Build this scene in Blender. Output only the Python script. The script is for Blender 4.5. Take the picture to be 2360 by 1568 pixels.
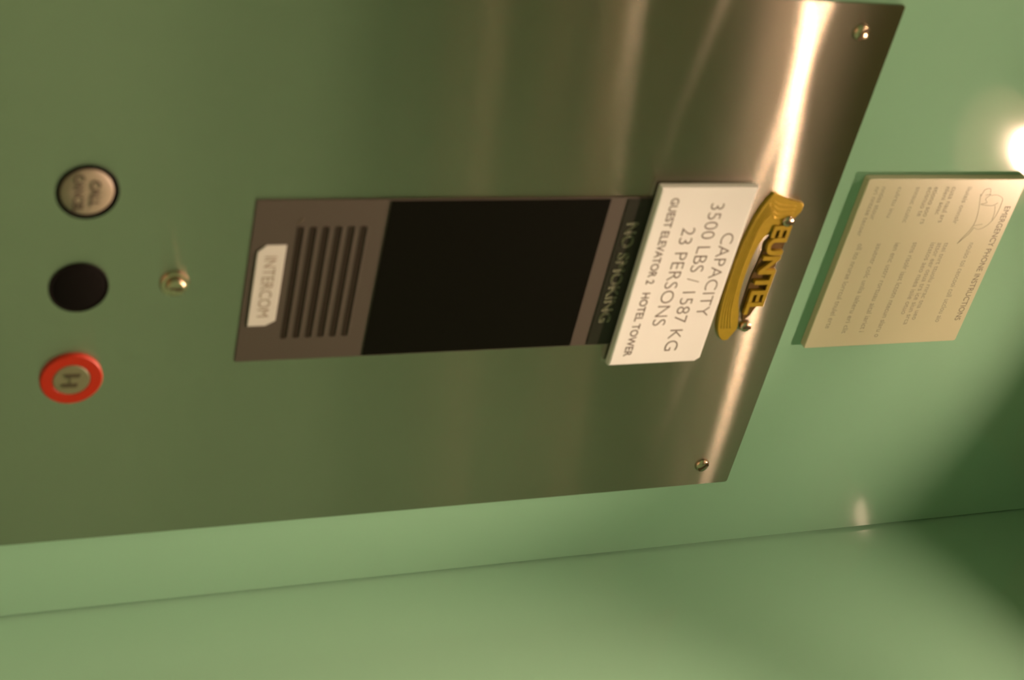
import bpy, bmesh, math, random
from mathutils import Vector, Matrix
random.seed(4)
SC = bpy.context.scene
for o in list(bpy.data.objects): bpy.data.objects.remove(o)
PI = math.pi

# ------------------------------------------------------------------ camera
Z0 = 1.65                                   # height of the indicator's lower edge above the floor
cam_data = bpy.data.cameras.new('camera')
cam = bpy.data.objects.new('camera', cam_data)
SC.collection.objects.link(cam)
R = ((-0.20755667, -0.34020916, 0.91716224),
     (0.79867653, -0.60029815, -0.04194780),
     (0.56483274, 0.72380940, 0.39630020))
right, down, fwd = (Vector(r) for r in R)
M = Matrix((right, -down, -fwd)).transposed().to_4x4()
M.translation = Vector((-0.62285, -0.64396, -0.19714 + Z0))
cam.matrix_world = M
cam_data.sensor_width = 36
cam_data.lens = 3724.45 / 2360 * 36
cam_data.clip_start = 0.01
cam_data.dof.use_dof = True                 # the snapshot is slightly out of focus
cam_data.dof.focus_distance = 1.1
cam_data.dof.aperture_fstop = 7.0
SC.camera = cam

# ------------------------------------------------------------------ world, exposure
w = bpy.data.worlds.new('world'); SC.world = w; w.use_nodes = True
w.node_tree.nodes['Background'].inputs[0].default_value = (0, 0, 0, 1)
w.node_tree.nodes['Background'].inputs[1].default_value = 0
SC.view_settings.view_transform = 'Standard'
SC.view_settings.look = 'None'
SC.view_settings.gamma = 1
SC.view_settings.exposure = -0.53
LAMP_STRENGTH = 720.0                      # bulb glow
SPILL_POWER = 1.2
BEAM_POWER = 80.0                            # W, downward beam of each lamp
LAMP_COLOR = (1.0, 0.65, 0.45)

# ------------------------------------------------------------------ the ceiling lamps' grid
X1 = 0.057                                   # right wall
LX = [-0.158 - 0.350 * k for k in range(5)]
LY = [-0.190, -0.520, -0.868, -1.222]
OFF = {(0, 0): (-0.129, -0.190), (0, 1): (-0.186, -0.542), (1, 1): (-0.506, -0.508), (2, 1): (-0.858, -0.470)}   # lamps sitting a little off the grid
def lamp_at(i, j): return OFF.get((i, j), (LX[i], LY[j]))
X0, Y1 = LX[-1] - 0.19, LY[-1] - 0.19        # left wall, back wall
ZC = Z0 + 0.618                              # ceiling
ZL = Z0 + 0.648                              # bulb height
CAN_R = 0.050
BULB_R = 0.015

# ------------------------------------------------------------------ materials
def nodes(name):
    m = bpy.data.materials.new(name); m.use_nodes = True
    nt = m.node_tree; nt.nodes.clear()
    out = nt.nodes.new('ShaderNodeOutputMaterial')
    return m, nt, out
def N(nt, t, **kw):
    n = nt.nodes.new(t)
    for k, v in kw.items(): setattr(n, k, v)
    return n
def pmat(name, col, rough=0.5, metal=0.0, spec=0.5, var=0.04, scale=30, bump=0.0, coat=0.0):
    """principled material with a faint procedural mottling and optional bump"""
    m, nt, out = nodes(name)
    p = N(nt, 'ShaderNodeBsdfPrincipled')
    tc = N(nt, 'ShaderNodeTexCoord'); no = N(nt, 'ShaderNodeTexNoise')
    no.inputs['Scale'].default_value = scale
    nt.links.new(tc.outputs['Object'], no.inputs['Vector'])
    mr = N(nt, 'ShaderNodeMapRange')
    mr.inputs['To Min'].default_value = 1 - var; mr.inputs['To Max'].default_value = 1 + var
    nt.links.new(no.outputs['Fac'], mr.inputs['Value'])
    mx = N(nt, 'ShaderNodeVectorMath', operation='SCALE')
    mx.inputs[0].default_value = col
    nt.links.new(mr.outputs[0], mx.inputs['Scale'])
    nt.links.new(mx.outputs[0], p.inputs['Base Color'])
    p.inputs['Roughness'].default_value = rough
    p.inputs['Metallic'].default_value = metal
    p.inputs['Specular IOR Level'].default_value = spec
    p.inputs['Coat Weight'].default_value = coat
    if bump:
        b = N(nt, 'ShaderNodeBump'); b.inputs['Strength'].default_value = bump
        b.inputs['Distance'].default_value = 0.001
        nt.links.new(no.outputs['Fac'], b.inputs['Height']); nt.links.new(b.outputs[0], p.inputs['Normal'])
    nt.links.new(p.outputs[0], out.inputs[0])
    return m

def brushed(name, col, fine=(0.0055, 0.42), wide=(0.035, 0.50), tilt=0.015, mixw=0.24):
    """steel brushed along Z: fine grooves spread reflections sideways (along X) only"""
    m, nt, out = nodes(name)
    geo = N(nt, 'ShaderNodeNewGeometry')
    # grooves: noise that changes fast across X and slowly along Z
    mp = N(nt, 'ShaderNodeVectorMath', operation='MULTIPLY')
    mp.inputs[1].default_value = (5200, 900, 14)
    nt.links.new(geo.outputs['Position'], mp.inputs[0])
    no = N(nt, 'ShaderNodeTexNoise'); no.inputs['Scale'].default_value = 1; no.inputs['Detail'].default_value = 3
    no.inputs['Roughness'].default_value = 0.75
    nt.links.new(mp.outputs[0], no.inputs['Vector'])
    mr = N(nt, 'ShaderNodeMapRange'); mr.clamp = False
    mr.inputs['From Min'].default_value = 0.25; mr.inputs['From Max'].default_value = 0.75
    mr.inputs['To Min'].default_value = -tilt; mr.inputs['To Max'].default_value = tilt
    nt.links.new(no.outputs['Fac'], mr.inputs['Value'])
    cx = N(nt, 'ShaderNodeCombineXYZ'); nt.links.new(mr.outputs[0], cx.inputs[0])
    ad = N(nt, 'ShaderNodeVectorMath', operation='ADD')
    nt.links.new(geo.outputs['Normal'], ad.inputs[0]); nt.links.new(cx.outputs[0], ad.inputs[1])
    nn = N(nt, 'ShaderNodeVectorMath', operation='NORMALIZE'); nt.links.new(ad.outputs[0], nn.inputs[0])
    tg = N(nt, 'ShaderNodeCombineXYZ'); tg.inputs[2].default_value = 1.0
    gs = []
    for az, ax in (fine, wide):             # roughness along the grooves, across the grooves
        mid = math.sqrt(az * ax)
        g = N(nt, 'ShaderNodeBsdfAnisotropic', distribution='BECKMANN')
        g.inputs['Color'].default_value = (*col, 1)
        g.inputs['Anisotropy'].default_value = 1 - az / mid
        g.inputs['Roughness'].default_value = math.sqrt(mid)
        nt.links.new(nn.outputs[0], g.inputs['Normal']); nt.links.new(tg.outputs[0], g.inputs['Tangent'])
        gs.append(g)
    mx = N(nt, 'ShaderNodeMixShader'); mx.inputs[0].default_value = mixw
    nt.links.new(gs[0].outputs[0], mx.inputs[1]); nt.links.new(gs[1].outputs[0], mx.inputs[2])
    nt.links.new(mx.outputs[0], out.inputs[0])
    return m

def emat(name, col, s):
    m, nt, out = nodes(name)
    e = N(nt, 'ShaderNodeEmission'); e.inputs[0].default_value = (*col, 1); e.inputs[1].default_value = s
    nt.links.new(e.outputs[0], out.inputs[0]); return m

GREEN = pmat('mint_laminate', (0.225, 0.42, 0.30), rough=0.07, var=0.015, scale=6, spec=0.5)
STEEL = brushed('brushed_steel', (0.40, 0.38, 0.32))
DOORM = pmat('door_steel', (0.30, 0.28, 0.25), rough=0.35, metal=1.0)
CEILM = pmat('ceiling_panel', (0.27, 0.22, 0.13), rough=0.4)
CANM = pmat('lamp_reflector', (0.035, 0.030, 0.022), rough=0.6, spec=0.1)
TRIMM = pmat('lamp_trim', (0.03, 0.025, 0.02), rough=0.5)
FLOORM = pmat('floor_stone', (0.30, 0.25, 0.18), rough=0.3, var=0.3, scale=40)
GREY = pmat('taupe_plastic', (0.046, 0.038, 0.031), rough=0.55, var=0.03, spec=0.3)
SLOT = pmat('slot_dark', (0.016, 0.012, 0.008), rough=0.7, spec=0.1)
SCREEN = pmat('black_screen', (0.003, 0.003, 0.002), rough=0.4, spec=0.04)
HEADER = pmat('dark_header', (0.010, 0.011, 0.007), rough=0.4, spec=0.2)
ENGR = pmat('engraved_line', (0.40, 0.46, 0.30), rough=0.5)
WHITE = pmat('white_plastic', (0.56, 0.585, 0.60), rough=0.35, var=0.01)
CREAM = pmat('cream_sheet', (0.44, 0.44, 0.31), rough=0.35, var=0.01)
INK = pmat('brown_ink', (0.10, 0.08, 0.07), rough=0.6)
PALEINK = pmat('grey_ink', (0.22, 0.21, 0.17), rough=0.6)
BRASS = pmat('yellow_brass', (0.40, 0.27, 0.022), rough=0.38, metal=0.55, var=0.12, scale=300)
DARKBR = pmat('dark_brass', (0.10, 0.055, 0.012), rough=0.4, metal=0.5)
CAPM = pmat('button_cap', (0.20, 0.17, 0.125), rough=0.4)
BLACK = pmat('black_plastic', (0.004, 0.003, 0.003), rough=0.6, spec=0.05)
RED = pmat('red_plastic', (0.30, 0.012, 0.001), rough=0.45, spec=0.3)
KHAKI = pmat('brushed_khaki', (0.14, 0.14, 0.08), rough=0.4, metal=0.2)
KEYM = pmat('nickel', (0.45, 0.37, 0.27), rough=0.22, metal=1.0)
DARKMET = pmat('dark_nickel', (0.12, 0.08, 0.05), rough=0.3, metal=0.8)
GREENEDGE = pmat('green_acrylic', (0.05, 0.16, 0.06), rough=0.3)

# ------------------------------------------------------------------ geometry helpers
def link(name, bm, mat, parent=None, kind=None, smooth=False):
    me = bpy.data.meshes.new(name); bmesh.ops.recalc_face_normals(bm, faces=bm.faces)
    bm.to_mesh(me); bm.free()
    if smooth:
        for p in me.polygons: p.use_smooth = True
    o = bpy.data.objects.new(name, me); SC.collection.objects.link(o); me.materials.append(mat)
    if parent: 
        o.parent = parent
        if parent.type == 'EMPTY': o.matrix_parent_inverse = Matrix.Translation(-parent.location)
    if kind: o['kind'] = kind
    return o
def box(bm, x0, x1, y0, y1, z0, z1, bev=0.0, seg=2):
    vs = [bm.verts.new((x, y, z)) for x in (x0, x1) for y in (y0, y1) for z in (z0, z1)]
    for f in ((0,1,3,2),(4,6,7,5),(0,4,5,1),(2,3,7,6),(0,2,6,4),(1,5,7,3)): bm.faces.new([vs[i] for i in f])
    if bev:
        es = list({e for v in vs for e in v.link_edges})
        bmesh.ops.bevel(bm, geom=es, offset=bev, segments=seg, affect='EDGES', profile=0.5)
def bx(*a, **k):
    bm = bmesh.new(); box(bm, *a, **k); return bm
def prism(bm, poly, yf, yb, bev=0.0):
    """polygon in (x,z), extruded from y=yb (back) to y=yf (front, smaller y)"""
    a = [bm.verts.new((x, yf, z)) for x, z in poly]; b = [bm.verts.new((x, yb, z)) for x, z in poly]
    n = len(poly); f = bm.faces.new(a); bm.faces.new(b[::-1])
    for i in range(n): bm.faces.new((a[i], a[(i+1) % n], b[(i+1) % n], b[i]))
    if bev:
        bmesh.ops.bevel(bm, geom=list(f.edges), offset=bev, segments=3, affect='EDGES', profile=0.5)
def rrect(x0, x1, z0, z1, r, n=5):
    pts = []
    for cx, cz, a0 in ((x1-r, z0+r, -90), (x1-r, z1-r, 0), (x0+r, z1-r, 90), (x0+r, z0+r, 180)):
        for i in range(n+1):
            a = math.radians(a0 + 90*i/n); pts.append((cx + r*math.cos(a), cz + r*math.sin(a)))
    return pts
def lathe(cx, cz, prof, n=64):
    """profile of (radius, y) revolved about the Y axis through (cx, cz)"""
    bm = bmesh.new(); rings = []
    for r, y in prof:
        if r < 1e-6: rings.append([bm.verts.new((cx, y, cz))])
        else: rings.append([bm.verts.new((cx + r*math.cos(2*PI*i/n), y, cz + r*math.sin(2*PI*i/n))) for i in range(n)])
    for a, b in zip(rings, rings[1:]):
        for i in range(n):
            j = (i+1) % n
            if len(a) == 1: bm.faces.new((a[0], b[i], b[j]))
            elif len(b) == 1: bm.faces.new((a[i], a[j], b[0]))
            else: bm.faces.new((a[i], a[j], b[j], b[i]))
    return bm
def tube(bm, pts, r, y, n=6):
    """thin round line on a vertical plane through (x,z) points"""
    P = [Vector((x, y, z)) for x, z in pts]; prev = None
    for i, p in enumerate(P):
        d = (P[min(i+1, len(P)-1)] - P[max(i-1, 0)]).normalized()
        s = Vector((-d.z, 0, d.x)); 
        ring = [bm.verts.new(p + s*r*math.cos(2*PI*k/n) + Vector((0, -1, 0))*r*math.sin(2*PI*k/n)) for k in range(n)]
        if prev:
            for k in range(n): bm.faces.new((prev[k], prev[(k+1) % n], ring[(k+1) % n], ring[k]))
        else: bm.faces.new(ring[::-1])
        prev = ring
    bm.faces.new(prev)
def smooth_line(pts, n=6):
    out = []
    for i in range(len(pts)-1):
        p0 = Vector(pts[max(i-1, 0)]); p1 = Vector(pts[i]); p2 = Vector(pts[i+1]); p3 = Vector(pts[min(i+2, len(pts)-1)])
        for k in range(n):
            t = k/n
            out.append(tuple(0.5*((2*p1) + (p2-p0)*t + (2*p0-5*p1+4*p2-p3)*t*t + (3*p1-p0-3*p2+p3)*t**3)))
    out.append(tuple(pts[-1])); return out
def text_bm(body, x0, x1, z0, z1, y, depth=0.0003, spacing=1.0, outline=0.0, line=1.0, offset=0.0, bm=None, rot=0.0):
    """lettering fitted into a rectangle on the plane y, read from the cab's inside"""
    c = bpy.data.curves.new('t', 'FONT'); c.body = body; c.space_character = spacing; c.space_line = line
    c.align_x = 'CENTER'; c.offset = offset; c.resolution_u = 4
    if outline: c.fill_mode = 'NONE'; c.bevel_depth = outline; c.bevel_resolution = 1
    else: c.extrude = 0.02
    o = bpy.data.objects.new('t', c); SC.collection.objects.link(o)
    dg = bpy.context.evaluated_depsgraph_get()
    me = bpy.data.meshes.new_from_object(o.evaluated_get(dg))
    bpy.data.objects.remove(o)
    xs = [v.co.x for v in me.vertices]; ys = [v.co.y for v in me.vertices]; zs = [v.co.z for v in me.vertices]
    sx = (x1-x0)/(max(xs)-min(xs)); sy = (z1-z0)/(max(ys)-min(ys)); sz = depth/max(1e-6, max(zs)-min(zs))
    for v in me.vertices:
        v.co = Vector((x0 + (v.co.x-min(xs))*sx, y - (v.co.z-min(zs))*sz, z0 + (v.co.y-min(ys))*sy))
    if rot:
        cc = Vector(((x0+x1)/2, y, (z0+z1)/2)); rm = Matrix.Rotation(rot, 4, 'Y')
        for v in me.vertices: v.co = cc + rm @ (v.co - cc)
    if bm is None: bm = bmesh.new()
    bm.from_mesh(me); bpy.data.meshes.remove(me); return bm
def empty(name, loc, label, cat, group=None):
    o = bpy.data.objects.new(name, None); SC.collection.objects.link(o); o.location = loc
    o.empty_display_size = 0.02; o['label'] = label; o['category'] = cat
    if group: o['group'] = group
    return o
def tag(o, label, cat, group=None):
    o['label'] = label; o['category'] = cat
    if group: o['group'] = group
    return o
def S(name, bm, mat): return link(name, bm, mat, kind='structure')
def zz(z): return z + Z0

# ------------------------------------------------------------------ the cab
T = 0.03
DX0, DX1, DZ = X0 + 0.30, -0.50, 2.10        # door opening
bm = bmesh.new(); box(bm, DX1, X1-0.0025, 0, T, 0, ZC+0.12); S('wall_front', bm, GREEN)
bm = bmesh.new(); box(bm, X0, DX0, 0, T, 0, ZC+0.12); S('wall_front_left', bm, GREEN)
bm = bmesh.new(); box(bm, DX0, DX1, 0, T, DZ, ZC+0.12); S('trim_2', bm, GREEN)
d = S('door_1', bx(DX0, (DX0+DX1)/2-0.001, T+0.02, T+0.05, 0, DZ+0.05), DOORM)
d = S('door_2', bx((DX0+DX1)/2+0.001, DX1+0.0, T+0.02, T+0.05, 0, DZ+0.05), DOORM)
S('wall_right', bx(X1, X1+T, Y1-T, T, 0, ZC+0.12), GREEN)
S('wall_left', bx(X0-T, X0, Y1-T, T, 0, ZC+0.12), GREEN)
S('wall_back', bx(X0, X1, Y1-T, Y1, 0, ZC+0.12), GREEN)
S('floor', bx(X0-T, X1+T, Y1-T, T+0.05, -0.03, 0), FLOORM)
S('trim_1', bx(X1-0.0025, X1, 0.0022, T, 0, ZC+0.12), GREEN)      # recessed joint in the corner
# ceiling: a slab pierced by one round hole for each lamp
bm = bmesh.new()
xe = [X1] + [(LX[i]+LX[i+1])/2 for i in range(len(LX)-1)] + [X0]
ye = [0.0] + [(LY[i]+LY[i+1])/2 for i in range(len(LY)-1)] + [Y1]
n = 48
for i, cx in enumerate(LX):
    for j, cy in enumerate(LY):
        cx, cy = lamp_at(i, j)
        x1, x0, y1, y0 = xe[i], xe[i+1], ye[j], ye[j+1]
        ci, ci2, sq = [], [], []
        for k in range(n):
            a = 2*PI*(k+0.5)/n; c, s = math.cos(a), math.sin(a)
            ci.append(bm.verts.new((cx+CAN_R*c, cy+CAN_R*s, ZC)))
            ci2.append(bm.verts.new((cx+CAN_R*c, cy+CAN_R*s, ZC+0.004)))
            tx = ((x1-cx) if c > 0 else (x0-cx))/c if abs(c) > 1e-9 else 1e9
            ty = ((y1-cy) if s > 0 else (y0-cy))/s if abs(s) > 1e-9 else 1e9
            t = min(tx, ty); sq.append(bm.verts.new((cx+t*c, cy+t*s, ZC)))
        for k in range(n):
            q = (k+1) % n
            bm.faces.new((ci[k], ci[q], sq[q], sq[k])); bm.faces.new((ci[k], ci[q], ci2[q], ci2[k]))
        # square the corners
        for (qx, qy) in ((x0, y0), (x0, y1), (x1, y0), (x1, y1)):
            near = sorted(sq, key=lambda v: (v.co.x-qx)**2 + (v.co.y-qy)**2)
            a = next(v for v in near if abs(v.co.x-qx) < 1e-6); b = next(v for v in near if abs(v.co.y-qy) < 1e-6)
            if a is not b: bm.faces.new((a, b, bm.verts.new((qx, qy, ZC))))
S('ceiling', bm, CEILM)
S('ceiling_back', bx(X0, X1, Y1, 0, ZC+0.10, ZC+0.12), CEILM)

# recessed downlights: trim ring, bowl and bulb
G = 'recessed ceiling downlights'
BULB = emat('bulb_glow', LAMP_COLOR, LAMP_STRENGTH)
def hlathe(prof, n=40):
    bm = bmesh.new(); rings = []
    for r, z in prof:
        if r < 1e-6: rings.append([bm.verts.new((0, 0, z))])
        else: rings.append([bm.verts.new((r*math.cos(2*PI*i/n), r*math.sin(2*PI*i/n), z)) for i in range(n)])
    for a, b in zip(rings, rings[1:]):
        for i in range(n):
            j = (i+1) % n
            if len(a) == 1: bm.faces.new((a[0], b[i], b[j]))
            elif len(b) == 1: bm.faces.new((a[i], a[j], b[0]))
            else: bm.faces.new((a[i], a[j], b[j], b[i]))
    return bm
root = empty('recessed_downlight', (*lamp_at(0, 0), ZC), 'round recessed downlight in the cab ceiling', 'ceiling light', G)
def lpart(name, bm, m):
    me = bpy.data.meshes.new(name); bm.to_mesh(me); bm.free(); me.materials.append(m)
    for p in me.polygons: p.use_smooth = True
    o = bpy.data.objects.new(name, me); SC.collection.objects.link(o); o.parent = root; return o
lpart('trim_ring', hlathe([(CAN_R-0.001, 0.004), (CAN_R-0.001, -0.002), (CAN_R+0.003, -0.003), (CAN_R+0.010, -0.0015), (CAN_R+0.011, -0.0002)]), TRIMM)
lpart('reflector', hlathe([(CAN_R-0.0012, 0.002), (CAN_R-0.003, 0.020), (CAN_R-0.008, 0.040), (CAN_R-0.018, 0.052), (0, 0.056)]), CANM)
lpart('bulb', hlathe([(BULB_R*0.8, 0.050), (BULB_R*0.9, ZL-ZC+0.003), (BULB_R, ZL-ZC), (BULB_R*0.7, ZL-ZC-0.002), (0, ZL-ZC-0.003)]), BULB)
for nm, watt, ang, blend in (('beam', BEAM_POWER, 70, 1.0), ('spill', SPILL_POWER, 118, 0.40)):
    bl = bpy.data.lights.new(nm, 'SPOT'); bl.energy = watt; bl.color = LAMP_COLOR
    bl.spot_size = math.radians(ang); bl.spot_blend = blend; bl.shadow_soft_size = BULB_R
    bo = bpy.data.objects.new(nm, bl); SC.collection.objects.link(bo); bo.parent = root; bo.location = (0, 0, ZL-ZC-0.0035)
kids = list(root.children)
for i, x in enumerate(LX):
    for j, y in enumerate(LY):
        if i == 0 and j == 0: continue
        r = root.copy(); SC.collection.objects.link(r); r.location = (*lamp_at(i, j), ZC)
        for ch in kids:
            c = ch.copy(); SC.collection.objects.link(c); c.parent = r

# ------------------------------------------------------------------ control panel
PX0, PX1, PT, PB = -0.330, 0.0, 0.3305, -0.75
panel = empty('control_panel', (-0.165, 0.0, zz(PB)), 'brushed stainless steel elevator control panel on the mint green wall', 'control panel')
YP = -0.0018                                    # panel face
bm = bmesh.new(); prism(bm, rrect(PX0, PX1, zz(PB), zz(PT), 0.0015, 3), YP, -0.00005)
link('face_plate', bm, STEEL, panel)
def screw(x, z, a):
    s = link('screw', lathe(x, zz(z), [(0.0046, YP), (0.0046, YP-0.0008), (0.0040, YP-0.0019), (0.0025, YP-0.0026), (0, YP-0.0028)], 32), KEYM, panel, smooth=True)
    bm = bmesh.new(); box(bm, x-0.0036, x+0.0036, YP-0.0031, YP-0.0020, zz(z)-0.0006, zz(z)+0.0006)
    bmesh.ops.rotate(bm, verts=bm.verts, cent=(x, 0, zz(z)), matrix=Matrix.Rotation(a, 3, 'Y'))
    link('slot', bm, DARKMET, s)
screw(-0.3141, 0.3085, 0.5); screw(-0.0165, 0.3072, 0.9)

def button(name, x, z, R_):
    e = link(name, lathe(x, zz(z), [(R_, YP), (R_, YP-0.0009), (R_-0.0004, YP-0.0013), (R_-0.0015, YP-0.0010), (R_-0.0017, YP-0.0002), (0, YP-0.0002)]), BLACK, panel, smooth=False)
    return e
# cream button with two engraved lines
b = button('call_cancel_button', -0.2190, -0.0793, 0.0144)
link('button_cap', lathe(-0.2195, zz(-0.0797), [(0.0121, YP-0.0001), (0.0121, YP-0.0012), (0.0112, YP-0.0020), (0.006, YP-0.0024), (0, YP-0.0025)]), CAPM, b, smooth=True)
bm = text_bm('CALL', -0.2265, -0.2125, zz(-0.0785), zz(-0.0740), YP-0.0023, depth=0.0004, offset=0.02)
text_bm('CANCEL', -0.2295, -0.2095, zz(-0.0860), zz(-0.0812), YP-0.0022, depth=0.0004, bm=bm, offset=0.02)
link('engraved_lettering', bm, pmat('faded_ink', (0.045, 0.03, 0.02), 0.6), b)
# black button
b = button('black_button', -0.1656, -0.0804, 0.0141)
link('button_cap', lathe(-0.1656, zz(-0.0804), [(0.0126, YP-0.0001), (0.0126, YP-0.0008), (0.0118, YP-0.0011), (0, YP-0.0011)]), BLACK, b, smooth=True)
# alarm button: red ring round a khaki centre
b = link('alarm_button', lathe(-0.1109, zz(-0.0812), [(0.0152, YP), (0.0152, YP-0.0016), (0.0146, YP-0.0023), (0.0094, YP-0.0023), (0.0090, YP-0.0018), (0, YP-0.0018)]), RED, panel, smooth=False)
b['label'] = 'red ringed alarm button'
cx, cz = -0.1109, zz(-0.0812)
link('button_cap', lathe(cx, cz, [(0.0090, YP-0.0017), (0.0090, YP-0.0021), (0.0086, YP-0.0024), (0, YP-0.0024)]), KHAKI, b, smooth=False)
bm = bmesh.new()
for sx, sz, ln in ((-0.0030, 0.0003, 0.0040), (0.0030, -0.0008, 0.0040)):
    prism(bm, [(cx+sx-0.0011, cz+sz-ln), (cx+sx+0.0011, cz+sz-ln+0.0006), (cx+sx+0.0013, cz+sz+ln-0.0006), (cx+sx-0.0009, cz+sz+ln)], YP-0.0027, YP-0.0023)
prism(bm, [(cx-0.0022, cz-0.0012), (cx+0.0022, cz-0.0012), (cx+0.0022, cz-0.0006), (cx-0.0022, cz-0.0006)], YP-0.0026, YP-0.0023)
link('alarm_symbol', bm, pmat('olive_ink', (0.035, 0.028, 0.010), 0.6), b)
# key switch
kx, kz = -0.1668, zz(-0.0350)
k = link('key_switch', lathe(kx, kz, [(0.0072, YP), (0.0072, YP-0.0010), (0.0066, YP-0.0022), (0.0048, YP-0.0024), (0.0046, YP-0.0050), (0.0038, YP-0.0056), (0, YP-0.0056)], 40), KEYM, panel, smooth=False)
bm = bx(kx-0.0006, kx+0.0006, YP-0.0058, YP-0.0053, kz-0.0032, kz+0.0032)
link('keyhole', bm, DARKMET, k)
bm = bmesh.new(); prism(bm, [(kx+0.0006, kz-0.0004), (kx+0.0026, kz+0.0004), (kx+0.0026, kz+0.0034), (kx+0.0006, kz+0.0028)], YP-0.0066, YP-0.0054, bev=0.0002)
link('key_stop', bm, KEYM, k)

# indicator and intercom unit let into the panel
IX0, IX1 = -0.2142, -0.1163
YI = YP - 0.0010
ind = link('indicator_unit', (lambda bm: (prism(bm, rrect(IX0, IX1, zz(0.0), zz(0.232), 0.0008, 3), YI, YP+0.0001, bev=0.0003), bm)[1])(bmesh.new()), GREY, panel)
link('display_screen', bx(IX0+0.0008, IX1-0.0008, YI-0.0004, YI+0.0001, zz(0.0685), zz(0.1902)), SCREEN, ind)
link('header_strip', bx(IX0+0.0008, IX1-0.0008, YI-0.0004, YI+0.0001, zz(0.2005), zz(0.2316)), HEADER, ind)
for i in range(6):
    z = zz(0.0228 + i*0.00652)
    bm = bmesh.new()
    prism(bm, rrect(-0.1988, -0.1303, z-0.0004, z+0.0026, 0.0010, 4), YI-0.00012, YI+0.0001)
    s = link('speaker_slot', bm, SLOT, ind)
    link('louvre', bx(-0.1984, -0.1307, YI-0.00045, YI+0.0001, z+0.0027, z+0.0038, bev=0.0003), GREY, s)
# INTERCOM label with clipped corners
lx0, lx1, lz0, lz1 = -0.1885, -0.1393, zz(0.0040), zz(0.0182)
LABEL = pmat('label_card', (0.42, 0.42, 0.41), 0.5)
bm = bmesh.new(); prism(bm, [(lx0+0.004, lz0), (lx1, lz0), (lx1, lz1-0.005), (lx1-0.003, lz1), (lx0, lz1), (lx0, lz0+0.004)], YI-0.0006, YI+0.0001, bev=0.0002)
link('intercom_label', bm, LABEL, ind)
link('intercom_lettering', text_bm('INTERCOM', -0.1820, -0.1450, zz(0.0080), zz(0.0142), YI-0.0006, depth=0.0001), pmat('label_ink', (0.20, 0.17, 0.13), 0.6), ind)
link('no_smoking_lettering', text_bm('NO SMOKING', -0.1985, -0.1325, zz(0.2035), zz(0.2105), YI-0.00045, depth=0.00025, outline=0.005), ENGR, ind)
bm = bmesh.new(); tube(bm, [(-0.2003, zz(0.0215)), (-0.2038, zz(0.0247))], 0.00018, YI-0.0001); link('scratch', bm, pmat('bare_scratch', (0.18, 0.13, 0.10), 0.4), ind)

# ------------------------------------------------------------------ capacity sign
YS = YI - 0.0002
sign = empty('capacity_sign', (-0.1645, YI-0.0005, zz(0.2165)), 'white capacity sign with dark lettering on the steel panel, below the yellow plaque', 'sign')
bm = bmesh.new()
# slightly wider than the indicator, lying over its dark top
sx0, sx1, sz0, sz1 = -0.2232, -0.1040, zz(0.2158), zz(0.2752)
YSF = YI - 0.0045
prism(bm, [(sx0, sz0), (sx1, sz0), (sx1, sz1-0.0030), (sx1-0.0025, sz1), (sx0, sz1)], YSF, YI-0.0005, bev=0.0012)
link('sign_board', bm, WHITE, sign)
bm = text_bm('CAPACITY', -0.1935, -0.1370, zz(0.2622), zz(0.2700), YSF, depth=0.0001, offset=-0.012)
text_bm('3500 LBS / 1587 KG', -0.2130, -0.1130, zz(0.2490), zz(0.2572), YSF, depth=0.0001, bm=bm, offset=-0.012)
text_bm('23 PERSONS', -0.1975, -0.1315, zz(0.2360), zz(0.2440), YSF, depth=0.0001, bm=bm, offset=-0.012)
link('capacity_lettering', bm, INK, sign)
link('location_lettering', text_bm('GUEST ELEVATOR 2   HOTEL TOWER', -0.2165, -0.1105, zz(0.2235), zz(0.2286), YSF, depth=0.0001, offset=0.015), INK, sign)

# ------------------------------------------------------------------ yellow plaque above it
pq = empty('yellow_plaque', (-0.165, YP, zz(0.2803)), 'small curved yellow brass plaque with raised letters at the steel panel top', 'plaque')
outer = smooth_line([(-0.2172, 0.2890), (-0.2085, 0.2848), (-0.1960, 0.2818), (-0.1781, 0.2800), (-0.1600, 0.2798), (-0.1400, 0.2806), (-0.1234, 0.2834), (-0.1160, 0.2888), (-0.1170, 0.2925)], 5)
inner = smooth_line([(-0.1240, 0.2960), (-0.1345, 0.2935), (-0.1480, 0.2895), (-0.1660, 0.2885), (-0.1822, 0.2900), (-0.1900, 0.2935), (-0.1960, 0.2990), (-0.2010, 0.3085), (-0.2090, 0.3108), (-0.2112, 0.3060), (-0.2130, 0.2990)], 5)
bm = bmesh.new(); prism(bm, [(x, zz(z)) for x, z in outer + inner], YP-0.0022, YP, bev=0.0006)
link('rim_band', bm, BRASS, pq)
bm = bmesh.new()
for k in range(4):
    pts = smooth_line([(-0.2110+0.002*k, 0.2885+0.0012*k), (-0.1960, 0.2835+0.0012*k), (-0.1781, 0.2815+0.0013*k), (-0.1600, 0.2812+0.0013*k), (-0.1400, 0.2822+0.0016*k), (-0.1250, 0.2850+0.0020*k)], 6)
    tube(bm, [(x, zz(z)) for x, z in pts], 0.00035, YP-0.0022)
for k in range(4):
    pts = smooth_line([(-0.2120+0.003*k, 0.2900+0.001*k), (-0.2095+0.003*k, 0.2960), (-0.2085+0.0022*k, 0.3060)], 5)
    tube(bm, [(x, zz(z)) for x, z in pts], 0.0004, YP-0.0022)
link('raised_line', bm, BRASS, pq, smooth=True)
bm = bmesh.new(); prism(bm, [(x, zz(z)) for x, z in [(-0.1935, 0.2990), (-0.1850, 0.2962), (-0.1600, 0.2940), (-0.1400, 0.2948), (-0.1290, 0.2985), (-0.1330, 0.3025), (-0.1450, 0.3062), (-0.1900, 0.3085), (-0.2010, 0.3075)]], YP-0.0010, YP)
link('back_plate', bm, DARKBR, pq)
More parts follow.
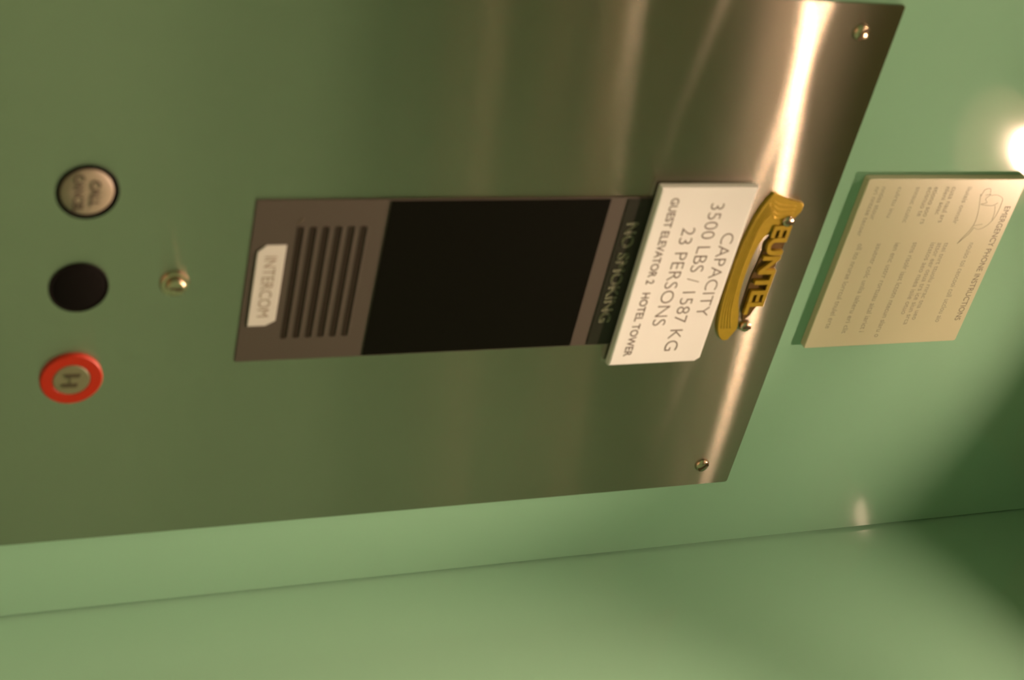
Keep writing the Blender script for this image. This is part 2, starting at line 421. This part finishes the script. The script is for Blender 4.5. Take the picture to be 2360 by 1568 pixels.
link('raised_lettering', text_bm('EUNTEL', -0.1960, -0.1350, zz(0.2960), zz(0.3074), YP-0.0010, depth=0.0022, offset=0.03, spacing=0.95), BRASS, pq)
for x, z in ((-0.1985, 0.3042), (-0.1255, 0.3012)):
    s = link('screw', lathe(x, zz(z), [(0.0036, YP), (0.0036, YP-0.0028), (0.0028, YP-0.0036), (0, YP-0.0038)], 24), KEYM, pq, smooth=True)
    link('slot', bx(x-0.0005, x+0.0005, YP-0.0041, YP-0.0034, zz(z)-0.0026, zz(z)+0.0026), DARKMET, s)

# ------------------------------------------------------------------ printed information plate on the wall
inf = empty('information_plate', (-0.1665, 0.0, zz(0.3465)), 'cream printed notice with line drawing, on the green wall above the steel panel', 'notice')
qx0, qx1, qz0, qz1 = -0.2262, -0.1072, zz(0.3475), zz(0.4600)
YQ = -0.0045
bm = bmesh.new(); prism(bm, rrect(qx0, qx1, qz0, qz1, 0.0015, 3), YQ, -0.00005, bev=0.0006); link('backing_board', bm, CREAM, inf)
YT = YQ
def words(n, seed):
    r = random.Random(seed); out = []
    while sum(len(a)+1 for a in out) < n: out.append(''.join(r.choice('aceinorstlu') for _ in range(r.choice((3, 4, 5, 6, 7)))))
    return ' '.join(out)[:n]
link('title_lettering', text_bm('EMERGENCY PHONE INSTRUCTIONS', -0.2070, -0.1235, zz(0.4520), zz(0.4562), YT, depth=0.0001, offset=0.0), pmat('title_ink', (0.15, 0.14, 0.11), 0.6), inf)
bm = bmesh.new()
rl = [(-0.1815, -0.1228, 0.4375, 0.4415, 34), (-0.1820, -0.1254, 0.4190, 0.4225, 30), (-0.1820, -0.1220, 0.4140, 0.4175, 32), (-0.1822, -0.1300, 0.4090, 0.4125, 28),
      (-0.1826, -0.1133, 0.3960, 0.3998, 38), (-0.1826, -0.1178, 0.3832, 0.3870, 36), (-0.1824, -0.1174, 0.3706, 0.3742, 36), (-0.1826, -0.1218, 0.3573, 0.3610, 34)]
ll = [(-0.2206, -0.1953, 0.4185, 0.4218, 14), (-0.2207, -0.1964, 0.4075, 0.4110, 13), (-0.2207, -0.2020, 0.4030, 0.4062, 10), (-0.2207, -0.1957, 0.3948, 0.3982, 13), (-0.2207, -0.2010, 0.3905, 0.3938, 10),
      (-0.2208, -0.1968, 0.3820, 0.3852, 13), (-0.2209, -0.2004, 0.3695, 0.3726, 11), (-0.2209, -0.1990, 0.3585, 0.3615, 12), (-0.2209, -0.1878, 0.3540, 0.3570, 18)]
for i, (a, b_, c, d_, n_) in enumerate(rl + ll):
    text_bm(words(n_, 50+i), a, b_, zz(c), zz(d_), YT, depth=0.00008, bm=bm, offset=-0.005)
link('body_lettering', bm, PALEINK, inf)
bm = bmesh.new()
for ln in ([(-0.2142, 0.4306), (-0.2175, 0.4312), (-0.2189, 0.4320), (-0.2193, 0.4355), (-0.2150, 0.4375), (-0.2150, 0.4421), (-0.2128, 0.4472), (-0.2089, 0.4482), (-0.2037, 0.4483), (-0.1980, 0.4473), (-0.1932, 0.4440), (-0.1911, 0.4395), (-0.1924, 0.4356)],
           [(-0.2159, 0.4298), (-0.2108, 0.4315), (-0.2056, 0.4332), (-0.1986, 0.4346), (-0.1938, 0.4345), (-0.1894, 0.4329), (-0.1850, 0.4303), (-0.1811, 0.4284)],
           [(-0.1924, 0.4356), (-0.1881, 0.4339), (-0.1841, 0.4307), (-0.1811, 0.4284)], [(-0.1938, 0.4345), (-0.1947, 0.4410)],
           [(-0.2150, 0.4338), (-0.2154, 0.4373), (-0.2124, 0.4350), (-0.2098, 0.4372), (-0.2086, 0.4332), (-0.2076, 0.4418), (-0.2098, 0.4454)],
           [(-0.2076, 0.4442), (-0.2028, 0.4460), (-0.1975, 0.4466)]):
    tube(bm, [(x, zz(z)) for x, z in smooth_line(ln, 5)], 0.00016, YT)
link('line_drawing', bm, PALEINK, inf)
